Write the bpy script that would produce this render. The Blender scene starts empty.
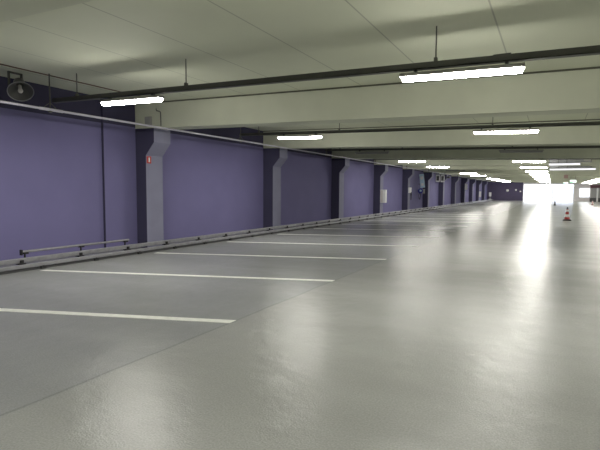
import bpy, bmesh, math, random
from mathutils import Vector, Matrix
random.seed(7)
SC = bpy.context.scene
COL = SC.collection
TAU = -0.0229                      # cross-fall of the deck above, metres per metre
BAY = 6.532
Y1 = 9.318                         # front face of the first pillar
TY = 6.284                         # first cable tray
WX, FX = -10.10, -9.66             # wall plane, pillar face

# ------------------------------------------------------------------ materials
def nodes_of(name):
    m = bpy.data.materials.new(name); m.use_nodes = True
    nt = m.node_tree; nt.nodes.clear()
    out = nt.nodes.new('ShaderNodeOutputMaterial')
    return m, nt, out

def mat(name, col, rough=0.5, metal=0.0, var=0.06, scale=3.0, bump=0.0, bscale=60.0, spec=0.5, detail=4.0):
    m, nt, out = nodes_of(name)
    b = nt.nodes.new('ShaderNodeBsdfPrincipled')
    tc = nt.nodes.new('ShaderNodeNewGeometry')
    n = nt.nodes.new('ShaderNodeTexNoise'); n.inputs['Scale'].default_value = scale; n.inputs['Detail'].default_value = detail
    nt.links.new(tc.outputs['Position'], n.inputs['Vector'])
    r = nt.nodes.new('ShaderNodeValToRGB')
    r.color_ramp.elements[0].position = 0.3; r.color_ramp.elements[1].position = 0.7
    r.color_ramp.elements[0].color = tuple(max(0, c*(1-var)) for c in col) + (1,)
    r.color_ramp.elements[1].color = tuple(min(1, c*(1+var)) for c in col) + (1,)
    nt.links.new(n.outputs['Fac'], r.inputs['Fac'])
    nt.links.new(r.outputs['Color'], b.inputs['Base Color'])
    b.inputs['Roughness'].default_value = rough
    b.inputs['Metallic'].default_value = metal
    b.inputs['Specular IOR Level'].default_value = spec
    if bump:
        n2 = nt.nodes.new('ShaderNodeTexNoise'); n2.inputs['Scale'].default_value = bscale
        nt.links.new(tc.outputs['Position'], n2.inputs['Vector'])
        bp = nt.nodes.new('ShaderNodeBump'); bp.inputs['Strength'].default_value = bump; bp.inputs['Distance'].default_value = 0.004
        nt.links.new(n2.outputs['Fac'], bp.inputs['Height'])
        nt.links.new(bp.outputs['Normal'], b.inputs['Normal'])
    nt.links.new(b.outputs['BSDF'], out.inputs['Surface'])
    return m

def emit(name, col, strength):
    m, nt, out = nodes_of(name)
    e = nt.nodes.new('ShaderNodeEmission'); e.inputs['Color'].default_value = tuple(col)+(1,); e.inputs['Strength'].default_value = strength
    nt.links.new(e.outputs['Emission'], out.inputs['Surface'])
    return m

def glass(name, tint, fac=0.08, rough=0.02):
    m, nt, out = nodes_of(name)
    t = nt.nodes.new('ShaderNodeBsdfTransparent'); t.inputs['Color'].default_value = tuple(tint)+(1,)
    g = nt.nodes.new('ShaderNodeBsdfGlossy'); g.inputs['Roughness'].default_value = rough
    mx = nt.nodes.new('ShaderNodeMixShader'); mx.inputs['Fac'].default_value = fac
    nt.links.new(t.outputs['BSDF'], mx.inputs[1]); nt.links.new(g.outputs['BSDF'], mx.inputs[2])
    nt.links.new(mx.outputs['Shader'], out.inputs['Surface'])
    return m

def floor_material():
    m, nt, out = nodes_of('epoxy_floor')
    L = nt.links
    b = nt.nodes.new('ShaderNodeBsdfPrincipled')
    g = nt.nodes.new('ShaderNodeNewGeometry')
    sx = nt.nodes.new('ShaderNodeSeparateXYZ'); L.new(g.outputs['Position'], sx.inputs[0])
    # two floor coats: the stalls (x below the seam) and the driving lane
    wob = nt.nodes.new('ShaderNodeTexNoise'); wob.inputs['Scale'].default_value = 1.2
    L.new(g.outputs['Position'], wob.inputs['Vector'])
    ad = nt.nodes.new('ShaderNodeMath'); ad.operation = 'MULTIPLY_ADD'; ad.inputs[1].default_value = 0.06
    L.new(wob.outputs['Fac'], ad.inputs[0]); L.new(sx.outputs['X'], ad.inputs[2])
    mk = nt.nodes.new('ShaderNodeMapRange'); mk.inputs['From Min'].default_value = -3.34; mk.inputs['From Max'].default_value = -3.30
    L.new(ad.outputs[0], mk.inputs['Value'])
    n = nt.nodes.new('ShaderNodeTexNoise'); n.inputs['Scale'].default_value = 0.5; n.inputs['Detail'].default_value = 3; n.inputs['Roughness'].default_value = 0.5
    L.new(g.outputs['Position'], n.inputs['Vector'])
    def ramp(a, c):
        r = nt.nodes.new('ShaderNodeValToRGB')
        r.color_ramp.elements[0].position = 0.1; r.color_ramp.elements[1].position = 0.9
        r.color_ramp.elements[0].color = a+(1,); r.color_ramp.elements[1].color = c+(1,)
        L.new(n.outputs['Fac'], r.inputs['Fac']); return r
    st = ramp(STALL_A, STALL_B); ln = ramp(LANE_A, LANE_B)
    mx = nt.nodes.new('ShaderNodeMixRGB'); L.new(mk.outputs[0], mx.inputs['Fac'])
    L.new(st.outputs['Color'], mx.inputs['Color1']); L.new(ln.outputs['Color'], mx.inputs['Color2'])
    # thin darker seam between the coats
    sb = nt.nodes.new('ShaderNodeMath'); sb.operation = 'ADD'; sb.inputs[1].default_value = 3.335; L.new(ad.outputs[0], sb.inputs[0])
    ab = nt.nodes.new('ShaderNodeMath'); ab.operation = 'ABSOLUTE'; L.new(sb.outputs[0], ab.inputs[0])
    sm = nt.nodes.new('ShaderNodeMapRange'); sm.inputs['From Min'].default_value = 0.004; sm.inputs['From Max'].default_value = 0.02
    sm.inputs['To Min'].default_value = 0.80; sm.inputs['To Max'].default_value = 1.0; L.new(ab.outputs[0], sm.inputs['Value'])
    # anti-slip grain
    gr = nt.nodes.new('ShaderNodeTexNoise'); gr.inputs['Scale'].default_value = 70; gr.inputs['Detail'].default_value = 2
    L.new(g.outputs['Position'], gr.inputs['Vector'])
    gm = nt.nodes.new('ShaderNodeMapRange'); gm.inputs['From Min'].default_value = 0.3; gm.inputs['From Max'].default_value = 0.7
    gm.inputs['To Min'].default_value = 0.88; gm.inputs['To Max'].default_value = 1.1; L.new(gr.outputs['Fac'], gm.inputs['Value'])
    mu = nt.nodes.new('ShaderNodeMath'); mu.operation = 'MULTIPLY'; L.new(sm.outputs[0], mu.inputs[0]); L.new(gm.outputs[0], mu.inputs[1])
    m2 = nt.nodes.new('ShaderNodeMixRGB'); m2.blend_type = 'MULTIPLY'; m2.inputs['Fac'].default_value = 1
    L.new(mx.outputs['Color'], m2.inputs['Color1']); L.new(mu.outputs[0], m2.inputs['Color2'])
    L.new(m2.outputs['Color'], b.inputs['Base Color'])
    mp = nt.nodes.new('ShaderNodeMapping'); mp.inputs['Scale'].default_value = (0.35, 1.3, 1); mp.inputs['Rotation'].default_value = (0, 0, -0.30)
    L.new(g.outputs['Position'], mp.inputs['Vector'])
    st2 = nt.nodes.new('ShaderNodeTexNoise'); st2.inputs['Scale'].default_value = 1.0; st2.inputs['Detail'].default_value = 3; L.new(mp.outputs[0], st2.inputs['Vector'])
    rr = nt.nodes.new('ShaderNodeMath'); rr.operation = 'MULTIPLY_ADD'; rr.inputs[1].default_value = 0.05; rr.inputs[2].default_value = 0.222
    L.new(st2.outputs['Fac'], rr.inputs[0]); L.new(rr.outputs[0], b.inputs['Roughness'])
    # broad roller strokes in the coat
    tm = nt.nodes.new('ShaderNodeMath'); tm.operation = 'MULTIPLY_ADD'; tm.inputs[1].default_value = 0.34; tm.inputs[2].default_value = 0.83
    L.new(st2.outputs['Fac'], tm.inputs[0]); m3 = nt.nodes.new('ShaderNodeMixRGB'); m3.blend_type = 'MULTIPLY'; m3.inputs['Fac'].default_value = 1
    L.new(m2.outputs['Color'], m3.inputs['Color1']); L.new(tm.outputs[0], m3.inputs['Color2']); L.new(m3.outputs['Color'], b.inputs['Base Color'])
    b.inputs['Specular IOR Level'].default_value = 0.22
    big = nt.nodes.new('ShaderNodeTexNoise'); big.inputs['Scale'].default_value = 3.0; big.inputs['Detail'].default_value = 3
    L.new(g.outputs['Position'], big.inputs['Vector'])
    b1 = nt.nodes.new('ShaderNodeBump'); b1.inputs['Strength'].default_value = 1.0; b1.inputs['Distance'].default_value = 0.013
    L.new(big.outputs['Fac'], b1.inputs['Height'])
    b2 = nt.nodes.new('ShaderNodeBump'); b2.inputs['Strength'].default_value = 0.9; b2.inputs['Distance'].default_value = 0.0025
    L.new(gr.outputs['Fac'], b2.inputs['Height']); L.new(b1.outputs['Normal'], b2.inputs['Normal'])
    L.new(b2.outputs['Normal'], b.inputs['Normal'])
    L.new(b.outputs['BSDF'], out.inputs['Surface'])
    return m

def ceiling_material():
    m, nt, out = nodes_of('slab_paint')
    L = nt.links
    b = nt.nodes.new('ShaderNodeBsdfPrincipled')
    g = nt.nodes.new('ShaderNodeNewGeometry')
    sx = nt.nodes.new('ShaderNodeSeparateXYZ'); L.new(g.outputs['Position'], sx.inputs[0])
    a = nt.nodes.new('ShaderNodeMath'); a.operation = 'MULTIPLY_ADD'; a.inputs[1].default_value = 1/1.425; a.inputs[2].default_value = 20 + 0.7/1.425 + 0.5
    L.new(sx.outputs['X'], a.inputs[0])
    f = nt.nodes.new('ShaderNodeMath'); f.operation = 'FRACT'; L.new(a.outputs[0], f.inputs[0])
    s = nt.nodes.new('ShaderNodeMath'); s.operation = 'SUBTRACT'; s.inputs[1].default_value = 0.5; L.new(f.outputs[0], s.inputs[0])
    ab = nt.nodes.new('ShaderNodeMath'); ab.operation = 'ABSOLUTE'; L.new(s.outputs[0], ab.inputs[0])
    mr = nt.nodes.new('ShaderNodeMapRange'); mr.inputs['From Min'].default_value = 0.003; mr.inputs['From Max'].default_value = 0.010
    mr.inputs['To Min'].default_value = 0.62; mr.inputs['To Max'].default_value = 1.0; L.new(ab.outputs[0], mr.inputs['Value'])
    n = nt.nodes.new('ShaderNodeTexNoise'); n.inputs['Scale'].default_value = 0.9; n.inputs['Detail'].default_value = 5
    L.new(g.outputs['Position'], n.inputs['Vector'])
    r = nt.nodes.new('ShaderNodeValToRGB')
    r.color_ramp.elements[0].position = 0.3; r.color_ramp.elements[1].position = 0.7
    r.color_ramp.elements[0].color = tuple(c*0.94 for c in CEIL)+(1,); r.color_ramp.elements[1].color = tuple(CEIL)+(1,)
    L.new(n.outputs['Fac'], r.inputs['Fac'])
    mx = nt.nodes.new('ShaderNodeMixRGB'); mx.blend_type = 'MULTIPLY'; mx.inputs['Fac'].default_value = 1
    L.new(r.outputs['Color'], mx.inputs['Color1']); L.new(mr.outputs[0], mx.inputs['Color2'])
    L.new(mx.outputs['Color'], b.inputs['Base Color'])
    b.inputs['Roughness'].default_value = 0.75
    L.new(b.outputs['BSDF'], out.inputs['Surface'])
    return m

STALL_A, STALL_B = (0.290, 0.299, 0.299), (0.338, 0.347, 0.346)
LANE_A, LANE_B = (0.318, 0.324, 0.312), (0.37, 0.376, 0.362)
CEIL = (0.69, 0.715, 0.565)
LAMP = 142.0

M = dict(
    floor=floor_material(), ceiling=ceiling_material(),
    beam=mat('beam_paint', (0.60, 0.62, 0.50), 0.7, var=0.04, scale=1.5),
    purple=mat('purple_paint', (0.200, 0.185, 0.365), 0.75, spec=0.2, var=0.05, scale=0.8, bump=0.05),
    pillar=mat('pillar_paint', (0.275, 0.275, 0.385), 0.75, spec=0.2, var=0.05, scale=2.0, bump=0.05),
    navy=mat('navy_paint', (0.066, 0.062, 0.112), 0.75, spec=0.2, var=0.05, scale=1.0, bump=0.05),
    endwall=mat('dark_purple_paint', (0.10, 0.085, 0.15), 0.75, spec=0.2),
    pale=mat('pale_render', (0.62, 0.59, 0.60), 0.7),
    backwall=mat('grey_render', (0.42, 0.42, 0.42), 0.7),
    line=mat('line_paint', (0.80, 0.81, 0.76), 0.45, var=0.08, scale=14),
    tray=mat('tray_black_steel', (0.085, 0.086, 0.076), 0.5, metal=0.2),
    rod=mat('rod_steel', (0.13, 0.13, 0.115), 0.5, metal=0.3),
    seam=mat('joint_sealant', (0.10, 0.10, 0.075), 0.8),
    pipe=mat('pipe_lilac_grey', (0.62, 0.60, 0.70), 0.35, metal=0.1),
    cable=mat('cable_brown', (0.13, 0.07, 0.04), 0.6),
    galv=mat('galvanised_steel', (0.36, 0.36, 0.385), 0.42, metal=0.6, var=0.12, scale=9),
    galv2=mat('duct_steel', (0.55, 0.55, 0.60), 0.3, metal=0.7, var=0.1, scale=6),
    black=mat('black_rubber', (0.02, 0.02, 0.022), 0.6),
    dgrey=mat('dark_grey_plastic', (0.06, 0.06, 0.065), 0.5),
    grey=mat('grey_plastic', (0.33, 0.33, 0.33), 0.5),
    horn=mat('horn_grey', (0.17, 0.17, 0.17), 0.4, metal=0.3),
    hornin=mat('horn_inner', (0.11, 0.11, 0.11), 0.45),
    white=mat('white_enamel', (0.86, 0.86, 0.86), 0.45),
    cream=mat('cream_enamel', (0.72, 0.70, 0.66), 0.5),
    red=mat('signal_red', (0.52, 0.03, 0.025), 0.45),
    orange=mat('cone_red_orange', (0.36, 0.035, 0.03), 0.5),
    maroon=mat('maroon_steel', (0.10, 0.035, 0.05), 0.5),
    blue=mat('blue_plastic', (0.05, 0.06, 0.35), 0.4),
    skyblue=mat('pale_blue_board', (0.55, 0.74, 0.88), 0.45),
    green=emit('exit_green', (0.02, 0.55, 0.25), 1.6),
    exitwhite=emit('exit_white', (0.9, 1.0, 0.93), 2.2),
    pink=mat('faded_red_plate', (0.46, 0.30, 0.28), 0.5),
    lamp=emit('lamp_on', (1.0, 0.972, 0.90), LAMP),
    lampside=emit('lamp_side_on', (1.0, 0.972, 0.90), LAMP*0.34),
    lampoff=mat('lamp_off', (0.30, 0.30, 0.29), 0.3),
    strip=emit('strip_on', (0.95, 0.95, 1.0), 1.1),
    housing=mat('lamp_housing_grey', (0.36, 0.355, 0.34), 0.5),
    glass=glass('gate_glass', (0.90, 0.92, 0.98), 0.06),
    wglass=glass('window_glass', (0.97, 0.98, 1.0), 0.05),
    asphalt=mat('outside_paving', (0.55, 0.55, 0.54), 0.8),
    facade=mat('outside_facade', (0.62, 0.62, 0.66), 0.8),
)

# ------------------------------------------------------------------ mesh building
class MB:
    def __init__(s): s.v, s.f, s.mi, s.sm = [], [], [], []
    def add(s, vs, fs, mi=0, smooth=False, slope=False):
        o = len(s.v)
        for p in vs:
            p = tuple(p); s.v.append((p[0], p[1], p[2] + (TAU*p[0] if slope else 0)))
        for f in fs: s.f.append(tuple(i+o for i in f)); s.mi.append(mi); s.sm.append(smooth)
        return s
    def box(s, x0, x1, y0, y1, z0, z1, mi=0, slope=False):
        vs = [(x, y, z) for z in (z0, z1) for y in (y0, y1) for x in (x0, x1)]
        fs = [(0, 2, 3, 1), (4, 5, 7, 6), (0, 1, 5, 4), (2, 6, 7, 3), (0, 4, 6, 2), (1, 3, 7, 5)]
        return s.add(vs, fs, mi, False, slope)
    def bbox(s, x0, x1, y0, y1, z0, z1, r=0.008, mi=0):
        """box with chamfered edges"""
        bm = bmesh.new()
        bmesh.ops.create_cube(bm, size=1.0)
        for v in bm.verts:
            v.co = Vector((x0+(v.co.x+.5)*(x1-x0), y0+(v.co.y+.5)*(y1-y0), z0+(v.co.z+.5)*(z1-z0)))
        bmesh.ops.bevel(bm, geom=bm.edges[:], offset=r, segments=2, affect='EDGES', profile=0.6)
        bm.verts.index_update()
        s.add([v.co for v in bm.verts], [tuple(v.index for v in f.verts) for f in bm.faces], mi)
        bm.free(); return s
    def prism(s, poly, axis, a, b, mi=0, slope=False):
        """poly: 2-D outline; axis 'y' -> poly is (x,z); 'x' -> (y,z); 'z' -> (x,y)"""
        n = len(poly); vs = []
        for t in (a, b):
            for p in poly:
                vs.append({'y': (p[0], t, p[1]), 'x': (t, p[0], p[1]), 'z': (p[0], p[1], t)}[axis])
        fs = [tuple(range(n)), tuple(range(2*n-1, n-1, -1))] + [(i, i+n, (i+1) % n+n, (i+1) % n) for i in range(n)]
        return s.add(vs, fs, mi, False, slope)
    def tube(s, pts, r, n=10, mi=0):
        pts = [Vector(p) for p in pts]; rings = []
        for i, p in enumerate(pts):
            d = (pts[min(i+1, len(pts)-1)] - pts[max(i-1, 0)]).normalized()
            u = d.cross(Vector((0, 0, 1)))
            if u.length < 1e-3: u = d.cross(Vector((0, 1, 0)))
            u.normalize(); w = d.cross(u)
            rr = r[i] if isinstance(r, (list, tuple)) else r
            rings.append([p + (u*math.cos(2*math.pi*k/n) + w*math.sin(2*math.pi*k/n))*rr for k in range(n)])
        vs = [v for rg in rings for v in rg]; fs = []
        for i in range(len(pts)-1):
            for k in range(n):
                fs.append((i*n+k, i*n+(k+1) % n, (i+1)*n+(k+1) % n, (i+1)*n+k))
        s.add(vs, fs, mi, True)
        s.add(rings[0], [tuple(range(n))], mi); s.add(rings[-1], [tuple(range(n))[::-1]], mi)
        return s
    def lathe(s, prof, n=24, mi=0, mtx=None, smooth=True):
        """prof: (radius, height) from bottom to top"""
        vs, fs = [], []
        for r, z in prof:
            for k in range(n):
                p = Vector((r*math.cos(2*math.pi*k/n), r*math.sin(2*math.pi*k/n), z))
                vs.append(mtx @ p if mtx else p)
        for i in range(len(prof)-1):
            for k in range(n):
                fs.append((i*n+k, i*n+(k+1) % n, (i+1)*n+(k+1) % n, (i+1)*n+k))
        return s.add(vs, fs, mi, smooth)
    def build(s, name, mats, parent=None, origin=None):
        me = bpy.data.meshes.new(name)
        o = Vector(origin) if origin is not None else Vector((0, 0, 0))
        me.from_pydata([Vector(v)-o for v in s.v], [], s.f)
        if not isinstance(mats, (list, tuple)): mats = [mats]
        for m in mats: me.materials.append(m)
        for p, mi, sm in zip(me.polygons, s.mi, s.sm): p.material_index = mi; p.use_smooth = sm
        bm = bmesh.new(); bm.from_mesh(me); bmesh.ops.recalc_face_normals(bm, faces=bm.faces); bm.to_mesh(me); bm.free()
        ob = bpy.data.objects.new(name, me); COL.objects.link(ob)
        ob.location = o
        if parent is not None: ob.parent = parent; 
        return ob

def struct(name, mb, m):
    o = mb.build(name, m); o['kind'] = 'structure'; return o
def tag(o, label, cat, group=None):
    o['label'] = label; o['category'] = cat
    if group: o['group'] = group
    return o
def thing(name, label, cat, loc, group=None):
    o = bpy.data.objects.new(name, None); COL.objects.link(o); o.location = loc; o.empty_display_size = 0.1
    return tag(o, label, cat, group)
def dup(root, loc, label, group=None):
    r = root.copy(); COL.objects.link(r); r.location = loc; r['label'] = label
    if group: r['group'] = group
    for ch in list(root.children):
        c = ch.copy(); COL.objects.link(c); c.parent = r
        for gch in ch.children:
            d = gch.copy(); COL.objects.link(d); d.parent = c
    return r
ORD = ['first', 'second', 'third', 'fourth', 'fifth', 'sixth', 'seventh', 'eighth', 'ninth', 'tenth', 'eleventh', 'twelfth', 'thirteenth']

# ------------------------------------------------------------------ the setting
XR, YB, YE = 14.0, -14.0, 88.5
struct('floor', MB().box(-10.4, XR+.3, YB-.3, YE+.3, -0.3, 0), M['floor'])
struct('ceiling', MB().box(-10.4, XR+.3, YB-.3, YE+.3, 3.665, 3.965, slope=True), M['ceiling'])
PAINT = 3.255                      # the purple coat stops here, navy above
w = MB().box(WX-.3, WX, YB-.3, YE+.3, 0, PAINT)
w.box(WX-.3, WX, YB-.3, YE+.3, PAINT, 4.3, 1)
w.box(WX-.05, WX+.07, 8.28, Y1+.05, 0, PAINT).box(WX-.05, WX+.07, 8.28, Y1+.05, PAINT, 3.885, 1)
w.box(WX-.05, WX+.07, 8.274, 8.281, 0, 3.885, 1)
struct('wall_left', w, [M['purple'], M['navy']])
struct('wall_right', MB().box(XR, XR+.3, YB-.3, YE+.3, 0, 4), M['backwall'])
struct('wall_back', MB().box(WX, XR, YB-.3, YB, 0, 4.2), M['backwall'])
OX0, OX1, OZ = -4.45, 3.06, 2.93
e = MB().box(WX, OX0, YE, YE+.3, 0, 4.2)
struct('wall_end', e, M['endwall'])
e = MB().box(OX0, OX1, YE, YE+.3, OZ, 4.2)
e.box(OX1, 3.72, YE, YE+.3, 0, 4.2).box(3.72, 5.28, YE, YE+.3, 2.22, 4.2).box(3.72, 5.28, YE, YE+.3, 0, .66).box(5.28, XR, YE, YE+.3, 0, 4.2)
struct('wall_front', e, M['pale'])
f = MB()
for a, b_ in ((3.72, 3.80), (5.20, 5.28)): f.box(a, b_, YE-.03, YE+.12, .66, 2.22)
f.box(3.72, 5.28, YE-.03, YE+.12, .66, .73).box(3.72, 5.28, YE-.03, YE+.12, 2.15, 2.22)
wn = struct('window_1', f, M['white'])
MB().box(3.80, 5.20, YE+.05, YE+.06, .73, 2.15).build('pane', M['wglass'], wn)
# outside the gate
struct('paving_ground', MB().box(-60, 70, YE+.3, 190, -0.3, -0.02), M['asphalt'])
fc = MB().box(-16, 20, 128, 134, -.02, 5.5)
struct('facade_wall', fc, M['facade'])
# glazed gate
g = MB()
for x in (OX0, -1.2, -.08, OX1-.12): g.box(x, x+.12, YE+.05, YE+.17, 0, OZ)
g.box(OX0, OX1, YE+.05, YE+.17, OZ-.14, OZ)
dr = struct('door_1', g, M['white'])
MB().box(-.02, OX1-.06, YE+.10, YE+.115, .05, OZ-.1).build('pane', M['glass'], dr)
# shuttered opening beside the window
d2 = MB()
for k in range(16): d2.box(5.4, 9.0, YE-.06-.012*(k % 2), YE, .62+.1*k, .72+.1*k)
d2 = struct('door_2', d2, M['grey'])
MB().bbox(5.25, 9.2, YE-.35, YE, 2.2, 2.68, .02).build('shutter_housing', M['maroon'], d2)
MB().bbox(5.25, 9.2, YE-.12, YE, 0, .62, .01).build('plinth', M['dgrey'], d2)
MB().bbox(6.14, 6.38, YE-.22, YE-.07, 0, 2.2, .01).build('guide_post', M['white'], d2)

# pillars with corbels, beams with a dark joint under the slab
def zslope(z, x): return z + TAU*x
for k in range(-2, 12):
    y = Y1 + BAY*k if k != -1 else 2.1
    zt = zslope(2.992, -9.5)
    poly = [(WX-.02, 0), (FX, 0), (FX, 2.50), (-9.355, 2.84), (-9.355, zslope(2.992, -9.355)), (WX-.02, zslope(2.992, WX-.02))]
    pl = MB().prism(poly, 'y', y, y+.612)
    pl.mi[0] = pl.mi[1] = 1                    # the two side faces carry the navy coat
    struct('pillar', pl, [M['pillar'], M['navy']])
    y = Y1 + BAY*k if k != -1 else 2.1
    struct('ceiling_beam', MB().box(WX, XR, y, y+.5, 2.992, 3.70, slope=True), M['beam'])
    if 0 <= k: struct('trim_%d' % (k+1), MB().box(WX, XR, y-.02, y+.005, 3.635, 3.668, slope=True), M['seam'])
struct('ceiling_beam', MB().box(WX, XR, 86.6, 87.1, 2.992, 3.70, slope=True), M['beam'])

# painted stall lines, about 19 degrees off the square to the wall
SL = 0.345
for k in range(-2, 24):
    ty = 4.59 + 2.985*k
    xl, xr = -8.74, -3.36
    yl = ty - SL*(xr-xl)
    hw = 0.068
    q = MB()
    q.prism([(xl, yl-hw), (xr, ty-hw), (xr, ty+hw), (xl, yl+hw)], 'z', 0.0, 0.004)
    o = struct('parking_line_marking', q, M['line'])

# ------------------------------------------------------------------ cable trays with their rods, and the luminaires under them
ROWS = list(range(-2, 13))
def tname(k):
    if k < 0: return ('just overhead of the viewer' if k == -1 else 'farther back behind the viewer')
    return None
HX = (-8.34, -5.55, -1.39, 1.40, 5.57, 8.36, 12.4)
for k in ROWS:
    y = TY + BAY*k
    lab = ('%s black cable tray counted from the camera, hung level across the deck from thin rods' % ORD[k]) if k >= 0 else \
          ('black cable tray crossing over the deck %s' % tname(k))
    x0, x1 = -9.05, XR
    t = thing('cable_tray', lab, 'cable tray', (x0, y, zslope(3.136, x0)), 'cable trays across the deck')
    def loc(mb, name, m):
        o = mb.build(name, m, None); o.data.transform(Matrix.Translation(-t.location)); o.parent = t; return o
    q = MB()
    q.box(x0, x1, y-.05, y+.05, 3.136, 3.146, slope=True)
    q.box(x0, x1, y-.05, y-.043, 3.136, 3.215, slope=True).box(x0, x1, y+.043, y+.05, 3.136, 3.215, slope=True)
    loc(q, 'channel', M['tray'])
    c = MB(); c.tube([(x0+.05, y-.015, zslope(3.166, x0)), (x1, y-.015, zslope(3.166, x1))], .016, 8)
    c.tube([(x0+.05, y+.02, zslope(3.163, x0)), (x1, y+.02, zslope(3.163, x1))], .014, 8)
    loc(c, 'cable_bundle', M['dgrey'])
    if k == 0: loc(MB().bbox(-.70, -.50, y-.055, y+.055, 3.215, 3.24, .006).bbox(-.85, -.80, y-.03, y+.03, 3.215, 3.235, .004), 'splice_plate', M['tray'])
    for hx in HX:
        q = MB().tube([(hx, y, zslope(3.15, hx)), (hx, y, zslope(3.664, hx))], .009, 8)
        q.bbox(hx-.022, hx+.022, y-.03, y+.03, zslope(3.20, hx), zslope(3.27, hx), .006)
        loc(q, 'hanger_rod', M['rod'])

LL = 1.5
def make_lamp(name, label, on, loc):
    t = thing(name, label, 'ceiling light', loc, None)
    # origin: middle of the top of the housing
    h = MB(); sl = TAU
    def zz(x, z): return z + sl*x
    prof = [(-.062, -.050), (-.062, -.020), (-.040, 0), (.040, 0), (.062, -.020), (.062, -.050)]
    vs, fs = [], []
    for x in (-LL/2, LL/2):
        for p in prof: vs.append((x, p[0], zz(x, p[1])))
    n = len(prof)
    fs = [tuple(range(n)), tuple(range(2*n-1, n-1, -1))] + [(i, i+n, (i+1) % n+n, (i+1) % n) for i in range(n)]
    h.add(vs, fs); h.build('housing', M['housing'], t)
    d = MB(); a = LL/2-.012
    pr = [(-.055, -.0505), (-.047, -.094), (-.030, -.105), (.030, -.105), (.047, -.094), (.055, -.0505)]
    vs = []
    for x, kx in ((-a, .012), (a, -.012)):
        for i, p in enumerate(pr): vs.append((x + (kx*2 if i in (1, 2, 3, 4) else 0), p[0], zz(x, p[1])))
    d.add(vs, [(0, 1, 7, 6)], 1).add(vs, [(1, 2, 8, 7), (2, 3, 9, 8), (3, 4, 10, 9)], 0).add(vs, [(4, 5, 11, 10)], 1)
    d.add(vs, [(0, 5, 4, 3, 2, 1), (6, 7, 8, 9, 10, 11)], 1).add(vs, [(5, 0, 6, 11)], 2)
    d.build('diffuser', [M['lamp'], M['lampside'], M['housing']] if on else [M['lampoff'], M['lampoff'], M['housing']], t)
    for sx in (-.55, .55):
        MB().bbox(sx-.02, sx+.02, -.035, .035, zz(sx, -.002), zz(sx, .034), .004).build('bracket', M['dgrey'], t)
    return t
COLS = [(-7.612+.75, 'wall'), (-1.847+.75, 'lane'), (3.918+.75, 'far')]
OFF = {('wall', 2), ('wall', 5), ('wall', 8), ('lane', 2)}
CN = {'wall': 'row along the purple wall', 'lane': 'middle row over the lane', 'far': 'row farthest from the wall'}
CG = {'wall': 'lights along the purple wall', 'lane': 'lights over the driving lane', 'far': 'lights on the far side of the lane'}
protos = {}
for cx, cn in COLS:
    for k in ROWS:
        on = (cn, k) not in OFF
        loc = (cx, TY+BAY*k, zslope(3.136, cx) - .034)
        if k >= 0:
            lab = '%s tube light under the %s cable tray, %s' % ('lit white' if on else 'unlit grey', ORD[k], CN[cn])
        else:
            lab = 'lit white tube light %s, %s' % ('almost overhead' if k == -1 else 'well behind the viewer', CN[cn])
        if on not in protos:
            o = make_lamp('tube_light', lab, on, loc); o['group'] = CG[cn]; protos[on] = o
        else:
            o = dup(protos[on], loc, lab, CG[cn])

# ------------------------------------------------------------------ along the purple wall
# long service pipe on drop rods
PX, PZ = -8.90, 3.165
p = thing('service_pipe', 'long thin lilac-grey pipe running the length of the purple wall under the beams', 'pipe', (PX, 0, PZ))
def child(mb, name, m, par):
    o = mb.build(name, m); o.data.transform(Matrix.Translation(-par.location)); o.parent = par; return o
child(MB().tube([(PX, -13.9, PZ), (PX, 88.4, PZ)], .024, 12), 'pipe_run', M['pipe'], p)
child(MB().tube([(PX, 5.86, PZ), (PX, 6.36, PZ)], .031, 12), 'coupling', M['pipe'], p)
for k in range(-1, 12):
    y = 6.09 + BAY*k
    q = MB().tube([(PX, y, PZ-.06), (PX, y, zslope(3.663, PX))], .013, 8)
    q.tube([(PX-.01, y-.14, PZ+.02), (PX, y, PZ+.14), (PX+.01, y+.14, PZ+.02)], .008, 6)
    q.box(PX-.03, PX+.03, y-.03, y+.03, PZ-.05, PZ-.028)
    child(q, 'drop_rod', M['rod'], p)
cz = zslope(3.665, -9.0)-.012
tag(MB().tube([(-9.0, y, cz) for y in (-13, 5, 7.4, 9.3)], .011, 8).build('cable', M['cable']),
    'thin brown cable clipped under the ceiling beside the purple wall', 'cable')

# horn loudspeaker
sp = thing('horn_loudspeaker', 'round grey horn loudspeaker with a pale centre hung high on the purple wall', 'loudspeaker', (-9.3, 5.75, 3.50))
dirv = Vector((0.62, -0.30, -0.72)).normalized()
mt = dirv.to_track_quat('Z', 'Y').to_matrix().to_4x4()
R = .235
MB().lathe([(R*.97, .0), (R, .012), (R*.96, .022), (R*.93, .012), (R*.93, .0)], 36, mtx=mt).build('rim', M['galv'], sp)
MB().lathe([(R*.96, .01), (R*.80, -.05), (R*.55, -.11), (R*.34, -.16), (R*.26, -.20)], 36, mtx=mt).build('bell', M['hornin'], sp)
MB().lathe([(R*.26, -.19), (R*.42, -.18), (R*.46, -.22), (R*.42, -.30), (.001, -.31)], 28, mtx=mt).build('driver', M['horn'], sp)
MB().lathe([(.030, -.17), (.034, -.06), (.046, -.02), (.040, .012), (.018, .026), (.001, .03)], 20, mtx=mt).build('centre_plug', M['cream'], sp)
zc_ = zslope(3.664, -9.3) - 3.50
q = MB(); bx = -.16
q.box(bx-.02, bx+.02, -.14, -.11, .08, zc_).box(bx-.02, bx+.02, .11, .14, .08, zc_).box(bx-.02, bx+.02, -.14, .14, zc_-.03, zc_)
q.tube([(bx, -.125, .10), (bx+.0, 0, .16), (bx, .125, .10)], .016, 8)
q.build('bracket', M['rod'], sp)

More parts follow.
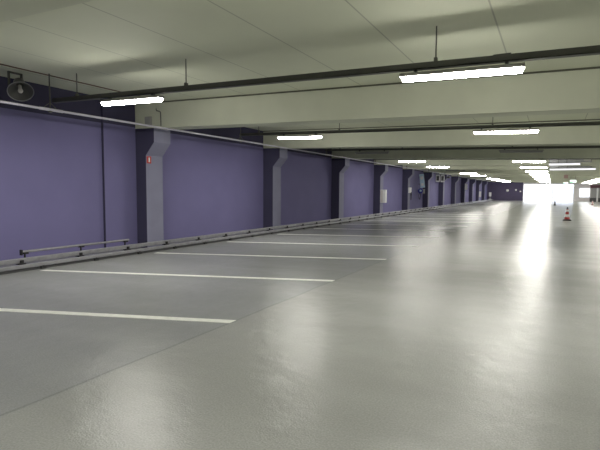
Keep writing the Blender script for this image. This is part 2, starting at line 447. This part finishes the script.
# fire alarm plate on the first pillar
al = thing('alarm_plate', 'small red fire alarm plate with a white bar on the first pillar', 'alarm plate', (FX, 9.42, 2.385))
MB().bbox(0, .018, -.075, .075, -.095, .095, .006).build('plate', M['red'], al)
MB().box(.018, .021, -.022, .022, -.058, .062).build('white_bar', M['white'], al)

# junction box and its cable on the first beam
jb = thing('junction_box', 'grey junction box on the first beam end above the first pillar', 'junction box', (-9.515, Y1, 3.385))
MB().bbox(-.115, .115, -.05, 0, -.125, .125, .01).build('box', M['housing'], jb)
MB().bbox(-.085, .085, -.058, -.05, -.095, .095, .004).build('lid', M['grey'], jb)
tag(MB().tube([(-9.24, Y1-.013, 3.72), (-9.25, Y1-.013, 3.68), (-9.23, Y1-.013, 3.645), (-9.12, Y1-.013, 3.62), (-9.09, Y1-.013, 3.58), (-9.085, Y1-.013, 3.24)], .012, 8).build('cable', M['dgrey']),
    'dark cable with a jog running down the first beam beside the junction box', 'cable')

# wheel guard rails at the foot of the wall
RX = -8.93
fr = thing('guard_rail', 'low galvanised front guard rail on short black feet along the foot of the wall', 'guard rail', (RX, 0, 0))
child(MB().bbox(RX-.05, RX, -13.8, 88.2, .058, .130, .010), 'rail', M['galv'], fr)
child(MB().bbox(RX-.09, RX-.018, -13.8, 88.2, 0, .05, .006), 'rubber_base', M['dgrey'], fr)
for i in range(48):
    y = 2.10 + 1.25*i
    q = MB().bbox(RX-.06, RX+.03, y-.05, y+.05, 0, .055, .006)
    q.lathe([(.016, 0), (.016, .014), (.001, .016)], 8, mtx=Matrix.Translation((RX+.012, y, .053)))
    child(q, 'foot', M['black'], fr)
rr = thing('guard_rail', 'raised rear guard rail with black clamps between the front rail and wall', 'guard rail', (-9.16, 0, 0))
child(MB().bbox(-9.17, -9.10, -13.8, 88.2, .138, .232, .012), 'rail', M['galv'], rr)
for i in range(48):
    y = 2.9 + 1.31*i
    q = MB().bbox(-9.16, -9.105, y-.03, y+.03, 0, .14, .006).bbox(-9.19, -9.06, y-.065, y+.065, .112, .140, .006)
    q.bbox(-9.10, -9.065, y-.03, y+.03, .14, .20, .006)
    child(q, 'clamp', M['black'], rr)
tr = thing('guard_rail', 'short thin tube raised above the guard rails just before the first pillar', 'guard rail', (-9.28, 5.65, 0))
child(MB().tube([(-9.28, 5.64, .335), (-9.28, 8.34, .335)], .026, 12), 'tube', M['galv'], tr)
for y in (5.70, 6.98, 8.22):
    q = MB().bbox(-9.315, -9.245, y-.035, y+.035, .0, .018, .004).tube([(-9.28, y, .0), (-9.28, y, .32)], .018, 8)
    q.bbox(-9.31, -9.22, y-.05, y+.05, .29, .325, .006)
    child(q, 'post', M['black'], tr)
child(MB().bbox(-9.315, -9.245, 5.615, 5.645, .27, .38, .006), 'end_cap', M['black'], tr)

# white cabinet on the fourth pillar
cy = Y1 + 3*BAY
cb = thing('wall_cabinet', 'white rectangular cabinet fixed to the fourth pillar', 'cabinet', (FX, cy+.17, .82))
MB().bbox(0, .36, -.16, .10, 0, .83, .012).build('body', M['white'], cb)
MB().bbox(.03, .175, -.172, -.16, .04, .79, .005).build('door', M['cream'], cb)
MB().bbox(.185, .335, -.172, -.16, .04, .79, .005).build('door', M['white'], cb)

# charge points
def charge_point(label, loc, body, w_, h_, cab):
    t = thing('charging_point', label, 'charging point', loc)
    MB().bbox(0, .16, -w_/2, w_/2, 0, h_, .02).build('body', body, t)
    MB().bbox(.16, .17, -w_*.35, w_*.35, h_*.35, h_*.9, .004).build('front_plate', M['white'], t)
    MB().tube([(.17, 0, .06), (.21, -.02, -.1), (.2, -.07, -.38), (.17, 0, -.5), (.15, .08, -.36), (.12, .05, 0.01)], cab, 8).build('charging_cable', M['black'], t)
    return t
y4 = Y1+4*BAY
charge_point('small white charging point with hanging black cable on the fifth pillar', (FX, y4+.28, 1.42), M['white'], .34, .42, .03)
y5 = Y1+5*BAY
t = thing('charging_point', 'blue charging point with black cable below the pale blue board', 'charging point', (-9.87, 40.25, 1.34))
MB().lathe([(.001, 0), (.19, 0), (.22, .03), (.22, .12), (.18, .16), (.001, .165)], 24, mtx=Matrix.Translation((0, 0, .24)) @ Matrix.Rotation(math.pi/2, 4, 'X')).build('body', M['blue'], t)
MB().lathe([(.001, 0), (.09, 0), (.09, .012), (.001, .013)], 18, mtx=Matrix.Translation((.02, -.165, .26)) @ Matrix.Rotation(math.pi/2, 4, 'X')).build('front_plate', M['skyblue'], t)
MB().tube([(-.08, -.1, .08), (-.11, -.16, -.1), (-.1, -.18, -.4), (-.04, -.17, -.48), (0, -.15, -.3), (.03, -.1, .06)], .03, 8).build('charging_cable', M['black'], t)
MB().bbox(.17, .36, -.12, -.03, .02, .40, .015).build('holster', M['grey'], t)
bo = thing('sign_board', 'pale blue board hanging at a tilt before the sixth pillar, above a blue charging point', 'sign board', (-9.80, 40.4, 2.43))
q = MB().bbox(-.19, .19, -.06, -.02, -.58, .58, .01); o = q.build('panel', M['skyblue'], bo); o.rotation_euler = (0, -math.radians(7), 0)
q = MB().box(-.12, .12, -.063, -.0605, .12, .40).box(-.1, .1, -.063, -.0605, -.42, -.2); o = q.build('printed_field', M['white'], bo); o.rotation_euler = (0, -math.radians(7), 0)
o = MB().box(-.30, .06, -.02, .02, .25, .31).box(-.30, .06, -.02, .02, -.31, -.25).build('mount', M['dgrey'], bo)

# framed hanging signs near the seventh pillar
y6 = Y1+6*BAY
sg = []
for i, (x0, x1, z0, z1, lab) in enumerate([(-9.97, -9.60, 2.44, 3.16, 'white framed dark sign hung before the seventh pillar, nearer the wall of the pair'),
                                           (-9.52, -9.17, 2.43, 3.14, 'white framed dark sign hung before the seventh pillar, nearer the lane of the pair')]):
    t = thing('framed_sign', lab, 'sign', ((x0+x1)/2, 46.5, z0), 'framed signs before the seventh pillar')
    hw = (x1-x0)/2; h_ = z1-z0
    q = MB().box(-hw, -hw+.05, -.05, -.005, 0, h_).box(hw-.05, hw, -.05, -.005, 0, h_).box(-hw, hw, -.05, -.005, 0, .13).box(-hw, hw, -.05, -.005, h_-.13, h_)
    q.build('frame', M['white'], t)
    MB().box(-hw+.05, hw-.05, -.035, -.005, .13, h_-.13).build('dark_panel', M['dgrey'], t)
    for sx in (-hw+.05, hw-.05): MB().tube([(sx, -.028, h_), (sx, -.028, zslope(3.664, (x0+x1)/2)-z0)], .012, 6).build('hanger_rod', M['rod'], t)
t = thing('camera_unit', 'dark surveillance camera bracketed on the seventh pillar corbel beside the framed signs', 'camera', (-9.20, y6+.2, 2.95))
MB().bbox(-.10, .14, -.40, .06, -.09, .09, .03).build('body', M['dgrey'], t)
MB().tube([(-.155, 0, .02), (-.05, 0, .02)], .03, 8).build('bracket', M['grey'], t)

# white notices on farther pillars
def notice(label, k, z0, z1, w_=.5):
    y = Y1+k*BAY
    t = thing('notice_plate', label, 'notice', (FX, y+.3, z0), 'white notices on the farther pillars')
    MB().bbox(.0, .05, -w_/2, w_/2, 0, z1-z0, .006).build('plate', M['white'], t)
    MB().box(.05, .052, -w_*.34, w_*.34, (z1-z0)*.62, (z1-z0)*.86).build('printed_field', M['skyblue'], t)
    MB().bbox(.0, .30, -w_/2-.03, -w_/2, 0, z1-z0, .006).build('side_plate', M['white'], t)
notice('white notice plate high on the ninth pillar', 8, 1.75, 2.48)
notice('white notice plate low on the eleventh pillar', 10, .70, 1.55)
# white post at the far corner
po = thing('marker_post', 'white marker post with a box at the far end of the purple wall', 'post', (-9.12, 84, 0))
MB().bbox(-.20, .20, -.2, .2, 0, .32, .03).build('base', M['white'], po)
MB().tube([(0, 0, .3), (0, 0, .75)], .06, 12).build('shaft', M['grey'], po)
MB().bbox(-.17, .17, -.14, .14, .72, 1.4, .02).build('box', M['white'], po)

# round bulkhead plates on the end wall
for x, z, r_, lab in ((-6.86, 1.73, .22, 'largest round white plate on the dark end wall'), (-5.53, 1.82, .15, 'middle round white plate on the dark end wall'),
                      (-4.83, 1.58, .13, 'round white plate closest to the gate on the dark end wall')):
    t = tag(MB().lathe([(.001, 0), (r_*.9, 0), (r_, .02), (r_, .06), (r_*.8, .09), (.001, .1)], 20, mtx=Matrix.Rotation(math.pi/2, 4, 'X')).build('wall_plate', M['white']), lab, 'plate', 'round plates on the end wall')
    t.location = (x, YE, z)

# ------------------------------------------------------------------ ducts and strip lights on the fourth and fifth beams
for k, x0, x1, sx1, nm in ((3, -.25, 1.70, 1.22, 'fourth'), (4, -.25, 2.10, 2.35, 'fifth')):
    y = Y1+BAY*k
    zb = 2.992
    t = thing('ventilation_duct', 'flat galvanised duct with flanges fixed to the front of the %s beam' % nm, 'duct', (x0, y, zb+.15))
    L_ = x1-x0
    MB().bbox(0, L_, -.35, -.001, 0, .26, .01).build('casing', M['galv2'], t)
    q = MB()
    for fx in (0.0, L_*.22, L_*.42, L_*.98): q.box(fx, fx+.04, -.38, -.001, -.02, .28)
    q.build('flange', M['grey'], t)
    if k == 3: MB().bbox(L_-.36, L_-.03, -.362, -.352, .04, .22, .003).build('access_plate', M['cream'], t)
    t = thing('strip_light', 'lit white strip light below the duct on the %s beam' % nm, 'strip light', (-.25, y, zb-.035))
    L_ = sx1+.25
    MB().bbox(0, L_, -.16, -.001, .03, .15, .008).build('housing', M['white'], t)
    MB().bbox(.02, L_-.02, -.19, -.16, .03, .115, .01).build('diffuser', M['strip'], t)

# hanging exit signs
def exit_sign(label, loc, w_, h_):
    t = thing('exit_sign', label, 'exit sign', loc, 'green exit signs')
    MB().bbox(-w_/2, w_/2, -.05, .05, 0, h_, .01).build('case', M['white'], t)
    MB().box(-w_/2+.015, w_/2-.015, -.056, -.051, .015, h_-.015).build('face', M['exitwhite'], t)
    q = MB().box(-w_*.46, -w_*.05, -.060, -.0565, h_*.1, h_*.46)       # green field with arrow
    q.prism([(w_*.05, h_*.28), (w_*.2, h_*.45), (w_*.2, h_*.34), (w_*.4, h_*.34), (w_*.4, h_*.2), (w_*.2, h_*.2), (w_*.2, h_*.1)], 'y', -.060, -.0565)
    q.build('pictogram', M['green'], t)
    z1 = zslope(3.664, loc[0])-loc[2]
    for sx in (-w_*.35, w_*.35): MB().tube([(sx, 0, h_), (sx, 0, z1)], .01, 6).build('hanger_rod', M['rod'], t)
exit_sign('white and green exit sign hanging before the bright gate, the nearer of two', (1.60, 50, 2.42), .52, .25)
exit_sign('small white and green exit sign hanging before the bright gate, the farther of two', (1.60, 78, 2.70), .6, .24)
t = thing('warning_plate', 'faded red plate hanging above the lane beside the nearer exit sign', 'sign', (.98, 48, 2.76))
MB().bbox(-.16, .16, -.02, .02, 0, .32, .01).build('plate', M['pink'], t)
MB().tube([(0, 0, .32), (0, 0, zslope(3.664, .98)-2.76)], .009, 6).build('hanger_rod', M['rod'], t)

# ------------------------------------------------------------------ traffic cones and bollard
def cone(label, loc, H, dark):
    t = thing('traffic_cone', label, 'traffic cone', loc, 'traffic cones')
    s = H/.75
    MB().prism([(a*.21*s*(1 if abs(a)+abs(b) < 2 else .9), b*.21*s*(1 if abs(a)+abs(b) < 2 else .9)) for a, b in
                ((-1, -.8), (-.8, -1), (.8, -1), (1, -.8), (1, .8), (.8, 1), (-.8, 1), (-1, .8))], 'z', 0, .045*s).build('base', M['black'], t)
    MB().lathe([(.20*s, .045*s), (.175*s, .075*s), (.15*s, .085*s)], 20).build('skirt', M['maroon'], t)
    def rad(z): return (.150 - .125*z/.75)*s
    def ring(z0, z1, g=0): return MB().lathe([(rad(z0)+g, z0*s), (rad(z1)+g, z1*s)], 28)
    b = MB().lathe([(.175*s, .045*s), (.165*s, .06*s), (rad(.08), .08*s), (rad(.74), .74*s), (rad(.74)*.6, .75*s), (.001, .75*s)], 28)
    b.build('body', M['orange'], t)
    MB().lathe([(rad(.63)+.002, .63*s), (rad(.745)+.003, .745*s), (.6*rad(.74), .757*s), (.001, .757*s)], 20).build('tip', M['dgrey'], t)
    q = MB().lathe([(rad(.20)+.001, .20*s), (rad(.20)+.004, .205*s), (rad(.335)+.004, .335*s), (rad(.34)+.001, .34*s)], 28).build('reflective_band', M['white'], t)
    q = MB().lathe([(rad(.49)+.001, .49*s), (rad(.49)+.004, .495*s), (rad(.595)+.004, .595*s), (rad(.60)+.001, .60*s)], 28).build('reflective_band', M['white'], t)
cone('dark red and white traffic cone standing alone on the open lane', (.76, 30.1, 0), .75, True)
cone('small red traffic cone by the dark plinth under the shutter', (4.3, 67, 0), .6, False)
t = thing('bollard', 'thin dark bollard standing in the bright gateway', 'bollard', (.28, 63, 0))
MB().lathe([(.001, 0), (.17, 0), (.17, .05), (.09, .08), (.07, .40), (.055, .68), (.03, .72), (.001, .725)], 20).build('post', M['dgrey'], t)
MB().lathe([(.075, .42), (.078, .425), (.068, .54), (.064, .545)], 20).build('band', M['white'], t)

# ------------------------------------------------------------------ daylight, camera, view
wd = bpy.data.worlds.new('sky'); SC.world = wd; wd.use_nodes = True
bg = wd.node_tree.nodes['Background']
bg.inputs['Color'].default_value = (0.93, 0.96, 1.0, 1); bg.inputs['Strength'].default_value = 4.0

cam = bpy.data.cameras.new('camera'); co = bpy.data.objects.new('camera', cam); COL.objects.link(co); SC.camera = co
F, YAW, PITCH, ROLL = 472.6, math.radians(28.05), math.radians(-4.24), math.radians(0.352)
cam.sensor_fit = 'HORIZONTAL'; cam.sensor_width = 36; cam.lens = F/600*36; cam.clip_end = 400
fw = Vector((-math.sin(YAW)*math.cos(PITCH), math.cos(YAW)*math.cos(PITCH), math.sin(PITCH)))
rt = Vector((math.cos(YAW), math.sin(YAW), 0)); up = rt.cross(fw)
r2 = rt*math.cos(ROLL)+up*math.sin(ROLL); u2 = up*math.cos(ROLL)-rt*math.sin(ROLL)
co.matrix_world = Matrix(((r2.x, u2.x, -fw.x, 0), (r2.y, u2.y, -fw.y, 0), (r2.z, u2.z, -fw.z, 1.6), (0, 0, 0, 1)))

vs = SC.view_settings
vs.view_transform = 'Standard'; vs.look = 'None'; vs.gamma = 1; vs.exposure = 0.30; vs.use_curve_mapping = False
